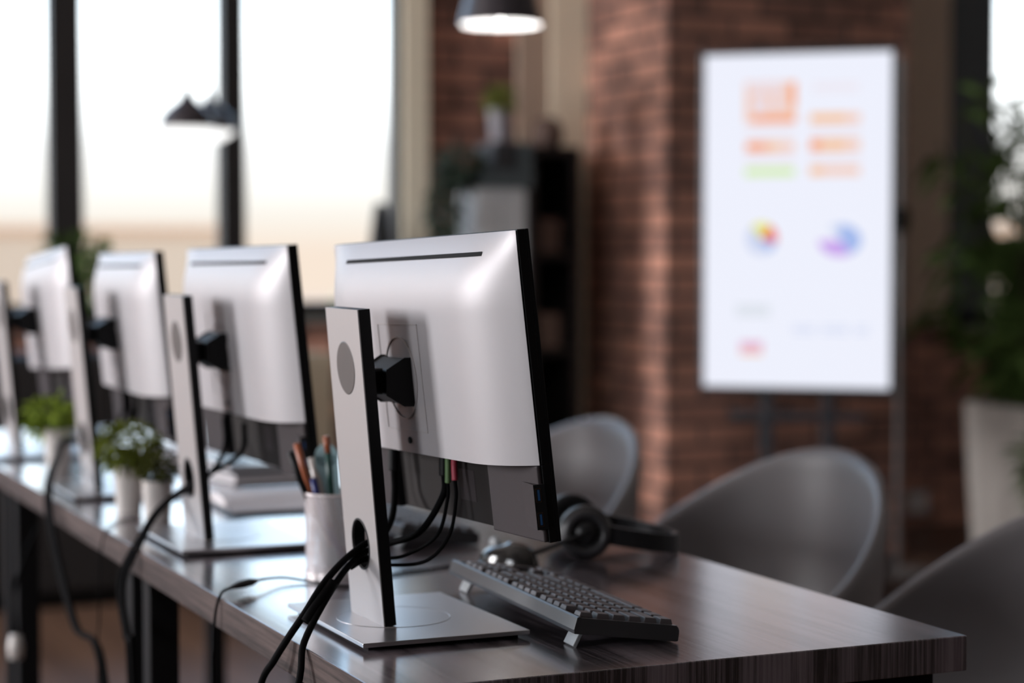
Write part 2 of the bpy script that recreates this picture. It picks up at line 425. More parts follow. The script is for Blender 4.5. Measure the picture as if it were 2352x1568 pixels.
def make_monitor(loc, panel_loc, panel_rot, lab):
    t = thing('monitor', lab, 'monitor', loc, 0, 'monitors along the desk row')
    # base
    b = MB(); b.box((-.089, -.122, .0045), (.089, .122, .009))
    base = b.build('base', M['plate'], t, bevel=.0007)
    MB().box((-.080, -.112, 0), (.080, .112, .0048)).build('base_pad', M['blackmat'], base)
    d = MB(); d.lathe([(0, .0092), (.0585, .0092), (.0588, .0094), (.0592, .0094), (.0594, .009)], (-.012, 0, 0), 64)
    d.build('swivel_ring', M['plate'], base, smooth=False)
    # post, leaning back
    pm = Matrix.Translation((-.041, 0, .009)) @ Matrix.Rotation(-math.radians(4.9), 4, 'Y')
    zl = .323
    b = MB(); plate_with_hole(b, .0012, .0135, .0995, 0, zl, .079, .0252)
    post = b.build('post', M['black'], t, matrix=pm, weld=True)
    b = MB(); plate_with_hole(b, 0, .0012, .1, 0, zl, .079, .0255)
    cov = b.build('post_cover', M['silver2'], t, matrix=pm, weld=True)
    b = MB(); T = Matrix.Rotation(-PI / 2, 4, 'Y')
    b.lathe([(0, .0006), (.0265, .0006), (.0275, 0)], (0, 0, .262), 48, T=T)
    b.build('badge_disc', M['disc'], cov)
    b = MB(); b.lathe([(.0252, -.0001), (.027, .0005), (.0256, .0008), (.0252, .0008)], (0, 0, .079), 48, T=T)
    b.build('hole_rim', M['black'], cov)
    # arm between post and panel
    b = MB(); b.box((-.058, -.020, .243), (-.026, .020, .270))
    arm = b.build('arm', M['black'], t, bevel=.003)
    b = MB()
    hx = [(-.032, -.012), (-.032, .012), (-.014, .023), (.006, .023), (.006, -.023), (-.014, -.023)]
    vs = [(x, -.040, .2565 + z) for x, z in hx] + [(x, .030, .2565 + z) for x, z in hx]
    b.add(vs, [tuple(range(6)), tuple(range(11, 5, -1))] + [(i, (i + 1) % 6 + 0, (i + 1) % 6 + 6, i + 6) for i in range(6)])
    b.build('tilt_hinge', M['black'], arm, bevel=.002)
    # panel
    yaw, tilt, roll = panel_rot
    R = Matrix.Rotation(yaw, 4, 'Z') @ Matrix.Rotation(-tilt, 4, 'Y') @ Matrix.Rotation(roll, 4, 'X')
    pmx = Matrix.Translation(panel_loc) @ R
    b = MB(); b.box((.009, -PW / 2, -PH / 2), (PT, PW / 2, PH / 2)); b.box((.0008, -PW / 2, ZS), (.009, PW / 2, PH / 2)); b.box((.0008, -PW / 2, -PH / 2), (.009, -.131, ZS)); b.box((.0008, .131, -PH / 2), (.009, PW / 2, ZS))
    b.build('bezel', M['black'], t, matrix=pmx, bevel=.0008)
    b = MB(); b.box((PT, -PW / 2 + .006, -PH / 2 + .014), (PT + .0004, PW / 2 - .006, PH / 2 - .006))
    b.build('display', M['screen'], t, matrix=pmx)
    # silver back shell, pillow shaped
    b = MB(); ny, nz = 72, 44
    hy = PW / 2 - .0006; zt = PH / 2 - .0006
    def yk(k): 
        u = -1 + 2 * k / ny; return hy * math.copysign(1 - (1 - abs(u)) ** 1.4, u)
    def zk(k): u = k / nz; return ZS + (zt - ZS) * (1 - (1 - u) ** 1.5)
    V = []
    for j in range(nz + 1):
        for i in range(ny + 1):
            y, z = yk(i), zk(j); V.append((-edge_depth(y, z, ZS) - .0005, y, z))
    F = [(j * (ny + 1) + i, j * (ny + 1) + i + 1, (j + 1) * (ny + 1) + i + 1, (j + 1) * (ny + 1) + i) for j in range(nz) for i in range(ny)]
    b.add(V, F)
    sh = b.build('back_shell', M['silver'], t, matrix=pmx, smooth=True)
    for p in sh.data.polygons: p.flip()
    # flat underside of the shell
    b = MB()
    for i in range(ny):
        y0, y1 = yk(i), yk(i + 1)
        b.face([(-edge_depth(y0, ZS, ZS) - .0005, y0, ZS), (-edge_depth(y1, ZS, ZS) - .0005, y1, ZS), (.002, y1, ZS), (.002, y0, ZS)])
    b.build('shell_underside', M['darkgrey'], sh)
    # vent slot
    def sx(y, z): return -edge_depth(y, z, ZS) - .0005
    b = MB(); zv = .1275; n = 40
    for i in range(n):
        y0, y1 = -.196 + .366 * i / n, -.196 + .366 * (i + 1) / n
        b.face([(sx(y0, zv - .0026) - .0004, y0, zv - .0026), (sx(y1, zv - .0026) - .0004, y1, zv - .0026), (sx(y1, zv + .0014) - .0004, y1, zv + .0014), (sx(y0, zv + .0014) - .0004, y0, zv + .0014)][::-1])
    b.build('vent_slot', M['blackmat'], sh)
    # mount square with ring
    b = MB()
    x = sx(0, 0) - .0004
    def frame(y0, y1, z0, z1, w):
        b.box((x - .0003, y0, z0), (x + .003, y0 + w, z1)); b.box((x - .0003, y1 - w, z0), (x + .003, y1, z1))
        b.box((x - .0003, y0, z1 - w), (x + .003, y1, z1)); b.box((x - .0003, y0, z0), (x + .003, y1, z0 + w))
    frame(-.054, .056, -.050, .061, .0009)
    b.lathe([(.0415, -.002), (.0415, .0009), (.043, .0009), (.043, -.002)], (x, .003, .005), 48, T=T)
    b.build('mount_plate', M['silver2'], sh)
    b = MB(); b.lathe([(0, .001), (.0034, .001), (.0036, -.002)], (x, -.002, -.060), 20, T=T)
    b.build('lock_slot', M['blackmat'], sh)
    # lower cover: raised right piece, recess in the middle, raised left piece
    zb = -PH / 2 + .0008
    for s in (1, -1):
        y0, y1 = sorted((s * .131, s * (PW / 2 - .0018)))
        cov2 = MB().box((-.004, y0, zb), (.001, y1, ZS - .0004)).build('lower_cover', M['grey'], t, matrix=pmx, bevel=.0018)
    rec = MB().box((.0078, -.1308, zb), (.0092, .1308, ZS)).build('port_recess', M['darkgrey'], t, matrix=pmx)
    MB().box((.0074, -.07, -.125), (.0078, -.03, -.093)).build('rating_label', M['grey'], rec)
    # usb housing: a wedge whose steep face looks to the panel edge
    b = MB()
    y0, y1, y2 = -.211, -.2460, -.2495
    zt_, zb_ = -.0905, -.133
    vs = [(-.004, y0, zt_), (-.0092, y1, zt_), (.001, y2, zt_), (-.004, y0, zb_), (-.0092, y1, zb_), (.001, y2, zb_)]
    b.add(vs, [(0, 1, 2), (5, 4, 3), (0, 3, 4, 1)], 0)
    b.add([vs[1], vs[4], vs[5], vs[2]], [(0, 1, 2, 3)], 1)
    b.build('usb_housing', [M['grey'], M['black']], cov2)
    for zc in (-.1005, -.1235):
        b = MB()
        a = Vector((-.0092, -.2460, zc)); d2 = Vector((.0102, -.0035, 0)).normalized(); nn = Vector((-.0035, -.0102, 0)).normalized()
        def q(u, z, k): p = a + d2 * u + nn * k; return (p.x, p.y, zc + z)
        b.face([q(.0012, -.0066, .0002), q(.0068, -.0066, .0002), q(.0068, .0066, .0002), q(.0012, .0066, .0002)], 0)
        b.face([q(.0018, -.006, .0003), q(.0062, -.006, .0003), q(.0062, .006, .0003), q(.0018, .006, .0003)], 1)
        b.face([q(.0034, -.005, .0004), q(.0054, -.005, .0004), q(.0054, .005, .0004), q(.0034, .005, .0004)], 2)
        b.build('usb_port', [M['usbrim'], M['blackmat'], M['usb']], cov2)
    return t
MX = .731
make_monitor((MX, 1.935, DZ), (.025, -.012, .2576), (.0185, .1046, -.0258), 'large sharp silver monitor seen from behind, nearest on the desk')
make_monitor((.722, 2.595, DZ), (.028, -.004, .249), (-.0048, .1008, -.0098), 'blurred silver monitor standing right behind the white potted plants')
make_monitor((.710, 3.215, DZ), (.034, -.011, .241), (-.0446, .0997, -.008), 'blurred silver monitor, third along the row from the camera')
make_monitor((.700, 3.865, DZ), (.038, -.017, .241), (-.0327, .1002, -.0495), 'most distant silver monitor, at the left edge, tilted slightly up to the right')

# ------------------------------------------------------------------ cables
def cable(name, lab, pts, r, cat='cable', group=None, plug=None, plugmat=None, tie=None):
    o = MB().tube(pts, r, 8).build(name, M['rubber'], smooth=True)
    tag(o, lab, cat, group)
    if plug:
        MB().tube(plug[0], plug[1], 10, sub=1).build('plug', M[plugmat or 'black'], o, smooth=False, bevel=.0012)
    if tie:
        MB().tube(tie[0], tie[1], 8, sub=3).build('cable_tie', M['rubber'], o, smooth=True)
    return o
hole = (.686, 1.938, .826); ent = (.705, 1.945, .828)
cable('power_cable', 'black power cable of the sharp monitor over the desk edge, left of the two strands',
      [(.752, 2.022, .893), (.752, 2.02, .87), (.740, 1.995, .846), (.715, 1.955, .833), (.697, 1.942, .829), (.681, 1.936, .823), (.655, 1.916, .812), (.628, 1.896, .794), (.607, 1.886, .770), (.592, 1.894, .745), (.583, 1.915, .718), (.577, 1.94, .690), (.573, 1.97, .62), (.575, 2.0, .35), (.59, 2.05, .02)], .0038, 'cable', None,
      ([(.752, 2.022, .925), (.752, 2.022, .905), (.752, 2.022, .892)], .0068), 'black')
cable('display_cable', 'thick black display cable from the sharp monitor, right strand over the desk edge',
      [(.757, 1.887, .903), (.755, 1.886, .880), (.735, 1.90, .842), (.712, 1.934, .826), (.697, 1.943, .820), (.680, 1.934, .815), (.655, 1.912, .802), (.627, 1.885, .780), (.606, 1.868, .757), (.594, 1.855, .741), (.588, 1.842, .722), (.583, 1.840, .705), (.577, 1.862, .680), (.573, 1.89, .60), (.575, 1.93, .3), (.60, 1.96, .02)], .0035, 'cable', None,
      ([(.757, 1.887, .925), (.757, 1.887, .912), (.757, 1.887, .900)], .0062), 'black',
      ([(.640, 1.897, .796), (.618, 1.884, .776), (.606, 1.878, .762)], .0062))
cable('audio_cable', 'thin black audio cable with pale green jack below the sharp monitor',
      [(.758, 1.880, .895), (.757, 1.879, .876), (.746, 1.880, .840), (.722, 1.905, .818), (.706, 1.93, .812), (.69, 1.942, .812), (.672, 1.93, .806)], .0019, 'cable', None,
      ([(.758, 1.880, .925), (.758, 1.880, .908), (.758, 1.880, .893)], .0032), 'green')
cable('microphone_cable', 'thin black audio cable with red jack below the sharp monitor',
      [(.760, 1.866, .899), (.760, 1.863, .878), (.752, 1.862, .842), (.735, 1.880, .815), (.712, 1.92, .806), (.692, 1.942, .809), (.672, 1.934, .803)], .0019, 'cable', None,
      ([(.760, 1.868, .925), (.760, 1.868, .912), (.760, 1.866, .897)], .0034), 'pink')
def at_x(px, py, X):
    f = 4573.; th = math.atan(2020 / math.hypot(f, 208)); ti = math.atan(208 / f)
    R_ = Vector((math.cos(th), -math.sin(th), 0)); F_ = Vector((math.sin(th) * math.cos(ti), math.cos(th) * math.cos(ti), -math.sin(ti)))
    d = F_ + R_ * ((px - 1176) / f) - R_.cross(F_) * ((py - 784) / f)
    return Vector((0, 0, 1.13)) + d * (X / d.x)
def bundle(yc, path, dx, r, lab, lab2):
    for k, (l, off) in enumerate(((lab, 0.), (lab2, .012))):
        p0 = [(.745, yc + .08 - .1 * k, .90), (.74, yc + .06 - .08 * k, .86), (.706, yc + .012, .83), (.684, yc + .004, .822 - .006 * k)]
        pts = p0 + [at_x(x + k * 9 * min(1, i / 3), y + k * 6, X - .003 * k) for i, (x, y, X) in enumerate(path)]
        e = pts[-1]; pts.append((e[0] + .02, e[1] + .03, .02))
        cable('monitor_cable', l, pts, r)
bundle(2.595, [(395, 1140, .662), (352, 1182, .632), (322, 1232, .610), (300, 1268, .594), (278, 1318, .584), (275, 1380, .580), (288, 1460, .580), (298, 1566, .582)], 0, .0036,
       'black cable drooping from the second monitor over the desk edge, outer strand', 'black cable drooping from the second monitor over the desk edge, inner strand')
bundle(3.215, [(150, 1010, .665), (128, 1052, .635), (112, 1095, .602), (106, 1150, .588), (118, 1230, .582), (140, 1330, .580), (172, 1440, .582), (235, 1566, .60)], 0, .0042,
       'black cable hanging from the third monitor, outer of its pair', 'black cable hanging from the third monitor, inner of its pair')
def on_desk(px, py, z=DZ + .002):
    f = 4573.; th = math.atan(2020 / math.hypot(f, 208)); ti = math.atan(208 / f)
    R_ = Vector((math.cos(th), -math.sin(th), 0)); F_ = Vector((math.sin(th) * math.cos(ti), math.cos(th) * math.cos(ti), -math.sin(ti)))
    d = F_ + R_ * ((px - 1176) / f) - R_.cross(F_) * ((py - 784) / f)
    return Vector((0, 0, 1.13)) + d * ((z - 1.13) / d.z)
kc = [on_desk(1052, 1306), on_desk(1035, 1300), on_desk(980, 1308), on_desk(905, 1318), on_desk(810, 1345), on_desk(720, 1336), on_desk(650, 1326, DZ + .006), on_desk(592, 1332, DZ + .010), on_desk(555, 1342, DZ + .010), on_desk(528, 1350, DZ + .010),
      at_x(508, 1362, .600), at_x(497, 1395, .593), at_x(492, 1440, .591), at_x(491, 1500, .590), at_x(490, 1568, .590)]
e = kc[-1]; kc += [Vector((.60, e.y + .02, .3)), Vector((.62, e.y + .02, .01))]
o = cable('keyboard_cable', 'thin black cable with a dark inline connector crossing the desk to the near edge', kc, .0016)
cpts = [kc[7], kc[8] + (kc[7] - kc[8]) * .1, kc[8], kc[9]]
MB().tube([kc[7], (kc[7] + kc[8]) / 2, kc[8], kc[9]], .006, 8, rr=[.0028, .0075, .0075, .0025], sub=4, flat=.6).build('inline_connector', M['black'], o, smooth=True)
th_ = [on_desk(318, 1190), on_desk(275, 1196), at_x(246, 1215, .60), at_x(234, 1250, .592), at_x(230, 1320, .59), at_x(228, 1420, .59), at_x(226, 1566, .59)]
e = th_[-1]; th_ += [Vector((.60, e.y, .02))]
cable('thin_cable', 'very thin dark cable over the desk edge below the potted plants', th_, .0012)
# white plug hanging from cables
t = thing('power_plug', 'small white plug hanging in the dark below the far desk', 'plug', tuple(at_x(36, 1485, .585)))
MB().lathe([(0, -.022), (.012, -.02), (.014, 0), (.010, .02), (0, .022)], (0, 0, 0), 20).build('plug_body', M['white'], t, smooth=True)
MB().tube([(0, 0, .02), (-.002, .004, .09), (.015, .0, .15), (.045, .03, .20)], .003).build('plug_cord', M['rubber'], t, smooth=True)

# ------------------------------------------------------------------ keyboards
def make_keyboard(loc, rz, lab):
    L_, W, TK = .389, .1126, .017
    t = thing('keyboard', lab, 'keyboard', loc, rz, 'keyboards on the desk row')
    tilt = Matrix.Rotation(math.radians(7.8), 4, 'Y')
    b = MB()
    prof = [(-W, .0), (-W - .001, .004), (-W + .001, TK - .001), (-W + .003, TK), (-W + .0055, TK), (-W + .0055, TK - .005), (-.0035, TK - .005), (-.0035, TK - .002), (-.002, TK - .002), (0, .011), (0, .001), (-.002, 0)]
    n = len(prof)
    vs = [(x, .0, z) for x, z in prof] + [(x, L_, z) for x, z in prof]
    b.add(vs, [tuple(reversed(range(n))), tuple(range(n, 2 * n))] + [(i, (i + 1) % n, (i + 1) % n + n, i + n) for i in range(n)])
    body = b.build('body', M['kb'], t, matrix=tilt, bevel=.0012)
    for a, c in ((0, .006), (L_ - .008, L_)): MB().box((-W + .0055, a, TK - .006), (-.0035, c, TK - .001)).build('end_rim', M['kb'], body)
    U, D = .0190, .0172
    rows = [[1, -1, 1, 1, 1, 1, -.5, 1, 1, 1, 1, -.5, 1, 1, 1, 1, -.5, 1, 1, 1], [1] * 13 + [2, -.5, 1, 1, 1], [1.5] + [1] * 12 + [1.5, -.5, 1, 1, 1],
            [1.75] + [1] * 11 + [2.25], [2.25] + [1] * 10 + [2.75, -1.5, 1], [1.25] * 3 + [6.25] + [1.25] * 4 + [-.5, 1, 1, 1]]
    cache = {}
    for ri, row in enumerate(rows):
        y = .0075
        xc = -W + .0065 + D * (ri + .5) - (.001 if ri == 0 else 0)
        for w in row:
            if w < 0: y += -w * U; continue
            kw = w * U - .0012
            if w not in cache:
                kb_ = MB(); kb_.box((-D / 2 + .0006, -kw / 2, 0), (D / 2 - .0006, kw / 2, .0075), taper=.0022)
                ko = kb_.build('key', M['key'], t, bevel=.0006)
                cache[w] = ko
            else:
                ko = cache[w].copy(); C.objects.link(ko)
            ko.parent = t
            ko.matrix_local = tilt @ Matrix.Translation((xc, y + w * U / 2, TK - .004))
            y += w * U
    for yy in (.012, L_ - .05):
        b = MB(); T2 = Matrix.Translation((-W + .014, yy, .0165)) @ Matrix.Rotation(math.radians(28), 4, 'Y')
        b.box((-.0012, 0, -.0185), (.0032, .026, .002), T=T2)
        b.build('foot', M['kfoot'], t, bevel=.0008)
    return t
kb1 = make_keyboard((.946, 1.7335, DZ + .001), -.0774 + .012, 'sharp black keyboard lying in front of the nearest monitor')
kb2 = copy_tree(kb1); kb2.location = (1.02, 2.42, DZ + .001); kb2.rotation_euler = (0, 0, .0)
kb2['label'] = 'blurred black keyboard behind the nearest monitor post'

# ------------------------------------------------------------------ mouse, headset
p = on_desk(1168, 1296)
t = thing('mouse', 'glossy black mouse between keyboard and headset', 'mouse', (p.x, p.y, DZ), .3)
b = MB()
V = []; F = []
for j in range(9):
    for i in range(20):
        a = 2 * PI * i / 20; k = math.cos(j / 8 * PI / 2)
        V.append((.027 * math.cos(a) * k ** .6, .048 * math.sin(a) * k ** .6, .002 + .026 * math.sin(j / 8 * PI / 2) * (1 - .15 * math.sin(a))))
F = [(j * 20 + i, j * 20 + (i + 1) % 20, (j + 1) * 20 + (i + 1) % 20, (j + 1) * 20 + i) for j in range(8) for i in range(20)]
F.append(tuple(reversed(range(20))))
b.add(V, F); b.build('shell', mat('mouse_gloss', (.02, .018, .017), .12), t, smooth=True)
b = MB(); b.lathe([(0, -.003), (.008, -.003), (.009, 0), (.008, .003), (0, .003)], (0, .026, .0255), 16, T=Matrix.Rotation(PI / 2, 4, 'Y')); b.build('scroll_wheel', M['kfoot'], t, smooth=True)

p = on_desk(1345, 1284)
t = thing('headset', 'black headset with microphone boom lying on the desk', 'headset', (p.x, p.y, DZ), -.30)
def earcup(y, s):
    T2 = Matrix.Rotation(PI / 2 * s, 4, 'X')
    b = MB(); b.lathe([(0, -.012), (.030, -.012), (.034, -.006), (.034, .003), (.030, .008), (.022, .010), (.019, .007), (.013, .007), (.012, .010), (0, .010)], (0, y, .036), 36, T=T2)
    e_ = b.build('earcup', M['headset'], t, smooth=True)
    b = MB(); b.lathe([(.020, .010), (.022, .0125), (.029, .0105), (.031, .006)], (0, y, .036), 36, T=T2); b.build('earcup_ring', M['headring'], e_, smooth=True)
    b = MB(); b.lathe([(.012, -.010), (.030, -.010), (.034, -.018), (.028, -.026), (.014, -.025), (.012, -.010)], (0, y, .036), 36, T=T2); b.build('ear_cushion', M['blackmat'], e_, smooth=True)
earcup(0, 1); earcup(.13, -1)
b = MB()
n = 24; W = .012
ring = []
for i in range(n + 1):
    a = -PI / 2 + PI * i / n
    xx = .115 * max(0, math.cos(a)) ** .6; ring.append((.012 + xx, .065 + .068 * math.sin(a), .036 - .022 * xx / .115))
for k, (x, y, z) in enumerate(ring):
    pass
for i in range(n):
    (x0, y0, z0), (x1, y1, z1) = ring[i], ring[i + 1]
    nx, ny = (y1 - y0), -(x1 - x0); l_ = math.hypot(nx, ny); nx, ny = nx / l_ * .004, ny / l_ * .004
    b.add([(x0 - nx, y0 - ny, z0 - W), (x0 + nx, y0 + ny, z0 - W), (x0 + nx, y0 + ny, z0 + W), (x0 - nx, y0 - ny, z0 + W), (x1 - nx, y1 - ny, z1 - W), (x1 + nx, y1 + ny, z1 - W), (x1 + nx, y1 + ny, z1 + W), (x1 - nx, y1 - ny, z1 + W)],
          [(0, 1, 5, 4), (1, 2, 6, 5), (2, 3, 7, 6), (3, 0, 4, 7)])
b.build('headband', M['headset'], t, weld=True)
MB().tube([(0, -.008, .036), (-.035, -.016, .025), (-.075, -.02, .012), (-.10, -.02, .009)], .0035, 8).build('microphone_boom', M['headset'], t, smooth=True)

# ------------------------------------------------------------------ pen cup
p = on_desk(795, 1322)
CUPX, CUPY = p.x, p.y + .03
cup = thing('pen_cup', 'white wire mesh pen cup behind the nearest monitor post', 'pen cup', (CUPX, CUPY, DZ))
MB().lathe([(.0385, .002), (.040, .098)], (0, 0, 0), 48).build('mesh_wall', M['cupm'], cup, smooth=True)
for me_ in [cup.children[0].data]:
    pass
b = MB(); b.tube([(.040 * math.cos(a * PI / 16), .040 * math.sin(a * PI / 16), .099) for a in range(33)], .0018, 8, sub=1); b.build('rim', M['cuprim'], cup, smooth=True)
MB().lathe([(0, 0), (.040, 0), (.040, .006), (0, .006)], (0, 0, 0), 40).build('bottom', M['cuprim'], cup)
def pen(name, lab, cat, a, tip, mtl, r=.0042, cap=None):
    o = MB().tube([(CUPX + a[0], CUPY + a[1], DZ + .007), (CUPX + tip[0] * .55, CUPY + tip[1] * .55, DZ + tip[2] * .55), (CUPX + tip[0], CUPY + tip[1], DZ + tip[2])], r, 10, sub=2).build(name, M[mtl], smooth=True)
    tag(o, lab, cat, 'pens in the mesh cup')
    if cap:
        d = Vector((tip[0] - a[0], tip[1] - a[1], tip[2])).normalized(); e_ = Vector((CUPX + tip[0], CUPY + tip[1], DZ + tip[2]))
        MB().tube([e_, e_ + d * .02], r * .9, 10, sub=1).build('tip', M[cap], o, smooth=True)
    return o
pen('pen', 'black pen leaning far left out of the mesh cup', 'pen', (.018, -.004), (-.058, .004, .150), 'black')
pen('pencil', 'orange brown pencil leaning left in the mesh cup', 'pencil', (.022, .012), (-.045, .020, .158), 'orange')
pen('pen', 'blue pen low at the left of the mesh cup', 'pen', (.012, -.016), (-.034, -.010, .118), 'blue')
pen('pen', 'dark teal pen upright in the middle of the mesh cup', 'pen', (.005, -.005), (-.014, -.006, .148), 'teal', cap='orange')
pen('marker', 'white marker between pencil and light blue ruler in cup', 'marker', (.0, .02), (-.024, .024, .140), 'white', .006)
b = MB()
T2 = Matrix.Translation((CUPX - .002, CUPY + .012, DZ + .008)) @ Matrix.Rotation(-.06, 4, 'Y') @ Matrix.Rotation(-.35, 4, 'Z')
b.box((-.014, -.0015, 0), (.014, .0015, .135), T=T2)
b.lathe([(0, -.0015), (.014, -.0015), (.014, .0015), (0, .0015)], (0, 0, 0), 24, T=T2 @ Matrix.Translation((0, 0, .135)) @ Matrix.Rotation(PI / 2, 4, 'X'))
tag(b.build('ruler', M['sky']), 'rounded light blue ruler standing at the right of the mesh cup', 'ruler', 'pens in the mesh cup')

# ------------------------------------------------------------------ papers and books
p = on_desk(640, 1168)
t = thing('clipboard', 'dark clipboard with white sheets lying by the second monitor base', 'clipboard', (.93, 2.93, DZ), -.05)
MB().box((-.13, -.10, 0), (.13, .16, .004)).build('board', M['board'], t, bevel=.002)
b = MB(); nn = 10
for i in range(nn):
    y0, y1 = -.095 + .245 * i / nn, -.095 + .245 * (i + 1) / nn
    zf = lambda y: .006 + .014 * math.sin((y + .1) / .25 * PI) ** 2
    b.face([(-.12, y0, zf(y0)), (.12, y0, zf(y0)), (.12, y1, zf(y1)), (-.12, y1, zf(y1))]); b.face([(-.12, y0, .004), (-.12, y0, zf(y0)), (-.12, y1, zf(y1)), (-.12, y1, .004)])
b.box((-.12, -.095, .004), (.12, .15, .0055))
b.build('paper_sheets', M['paper'], t)
MB().box((-.05, .14, .004), (.05, .158, .010)).build('clip', M['plate'], t, bevel=.002)
for i, (x, y, z, w, d, h, r, m, lab, nm, cat) in enumerate([
        (.98, 3.33, 0, .17, .23, .018, .12, 'navy', 'dark blue notebook lying at the bottom of the pile beyond the clipboard', 'notebook', 'notebook'),
        (.985, 3.34, .0185, .16, .21, .012, .02, 'navy', 'glossy navy folder lying on top of the dark blue notebook', 'folder', 'folder'),
        (.93, 3.62, 0, .15, .21, .022, -.2, 'paper', 'thick white paper stack beyond the dark blue notebook', 'paper_stack', 'paper')]):
    t = thing(nm, lab, cat, (x, y, DZ + z), r)
    if m == 'navy':
        MB().box((-w / 2, -d / 2, 0), (w / 2, d / 2, .002)).build('back_cover', M[m], t); MB().box((-w / 2, -d / 2, h - .002), (w / 2, d / 2, h)).build('front_cover', M[m], t)
        MB().box((-w / 2 + .003, -d / 2 + .003, .002), (w / 2 - .003, d / 2 - .003, h - .002)).build('pages', M['paper'], t)
    else:
        b = MB()
        for k in range(8): b.box((-w / 2 + random.uniform(-.004, .004), -d / 2 + random.uniform(-.004, .004), h * k / 8), (w / 2, d / 2, h * (k + 1) / 8 - .0004))
        b.build('sheets', M[m], t)

# ------------------------------------------------------------------ small potted plants
def pot_plant(loc, rp, hp, lab, leafm, rf, hf, n, ls, dense=1., potmat='white', group='small potted plants on the desk', off=(0, 0)):
    t = thing('potted_plant', lab, 'potted plant', loc, 0, group)
    b = MB(); b.lathe([(0, 0), (rp * .78, 0), (rp * .80, .003), (rp, hp), (rp * .9, hp), (rp * .88, hp * .88), (0, hp * .88)], (0, 0, 0), 36)
    pot = b.build('pot', M[potmat], t, smooth=True); pot.modifiers.new('e', 'EDGE_SPLIT')
    MB().lathe([(0, hp * .89), (rp * .88, hp * .89)], (0, 0, 0), 24).build('soil', M['soil'], pot)
    b = MB()
    leaf_cloud(b, n, ball((off[0], off[1], hp + hf * .42), rf, hf / rf / 2 * 1.1), ls)
    for k in range(8):
        a = k * PI / 4; b.tube([(0, 0, hp * .8), (rf * .4 * math.cos(a), rf * .4 * math.sin(a), hp + hf * .4)], .001, 5, sub=1)
    b.build('foliage', M[leafm], t)
    return t
p = on_desk(296, 1172)
pot_plant((p.x, p.y, DZ), .023, .070, 'bushy green plant in a white pot, taller of the pair on the desk', 'leaf2', .046, .066, 900, .014)
p = on_desk(362, 1190)
pot_plant((p.x, p.y, DZ), .023, .058, 'dark small plant in a white pot, beside the second monitor post', 'leaf6', .024, .05, 350, .013)
p = on_desk(135, 1078)
pot_plant((p.x, p.y, DZ), .026, .075, 'light green leafy plant in a white pot by the third monitor', 'leaf', .038, .055, 160, .028, off=(-.012, .012))

# ------------------------------------------------------------------ shell chairs
def make_chair(loc, rz, lab):
    t = thing('shell_chair', lab, 'chair', loc, rz, 'grey shell chairs along the desk')
    # local +x = back of the chair; sitter looks to -x
    b = MB(); na, nt = 48, 16
    def rim(a):
        k = (1 + math.cos(a)) / 2
        return .455 + .345 * k ** 1.35
    V = []
    for j in range(nt + 1):
        u = j / nt
        for i in range(na):
            a = 2 * PI * i / na
            z0 = .43; zr = rim(a)
            s = min(1., u * 1.9); rr = math.sin(s * PI / 2) ** .9
            lean = 1 + .10 * max(0, u - .4)
            rx = .255 if math.cos(a) > 0 else .235
            x = rx * math.cos(a) * rr * lean + (.02 * u if math.cos(a) > 0 else 0); y = .262 * math.sin(a) * rr * (1 + .04 * u)
            z = z0 + (zr - z0) * (u ** 2.0)
            V.append((x, y, z))
    F = [(j * na + i, j * na + (i + 1) % na, (j + 1) * na + (i + 1) % na, (j + 1) * na + i) for j in range(nt) for i in range(na)]
    b.add(V, F)
    o = b.build('seat_shell', M['chair'], t, smooth=True)
    m = o.modifiers.new('thick', 'SOLIDIFY'); m.thickness = .022; m.offset = 1; m.use_rim = True
    m = o.modifiers.new('sub', 'SUBSURF'); m.levels = 1; m.render_levels = 1
    MB().lathe([(0, 0), (.16, 0), (.175, .008), (.16, .02), (0, .024)], (0, 0, .435), 32).build('cushion', M['chairpad'], t, smooth=True)
    MB().box((-.11, -.11, .385), (.11, .11, .408)).build('seat_bracket', M['chairpad'], t)
    for sx in (-1, 1):
        for sy in (-1, 1):
            MB().tube([(sx * .10, sy * .10, .395), (sx * .23, sy * .22, 0)], .012, 10, sub=1, rr=[.014, .010]).build('leg', M['chairpad'], t, smooth=True)
    return t
ch = make_chair((1.49, 3.52, 0), .15, 'grey shell chair behind the headset, farthest of the three')
for loc, rz, lab in [((1.565, 2.81, 0), .15, 'grey shell chair in the middle, below the lit display'), ((1.615, 2.11, 0), .15, 'grey shell chair nearest the camera, cut off at the right edge')]:
    c = copy_tree(ch); c.location = loc; c.rotation_euler = (0, 0, rz); c['label'] = lab

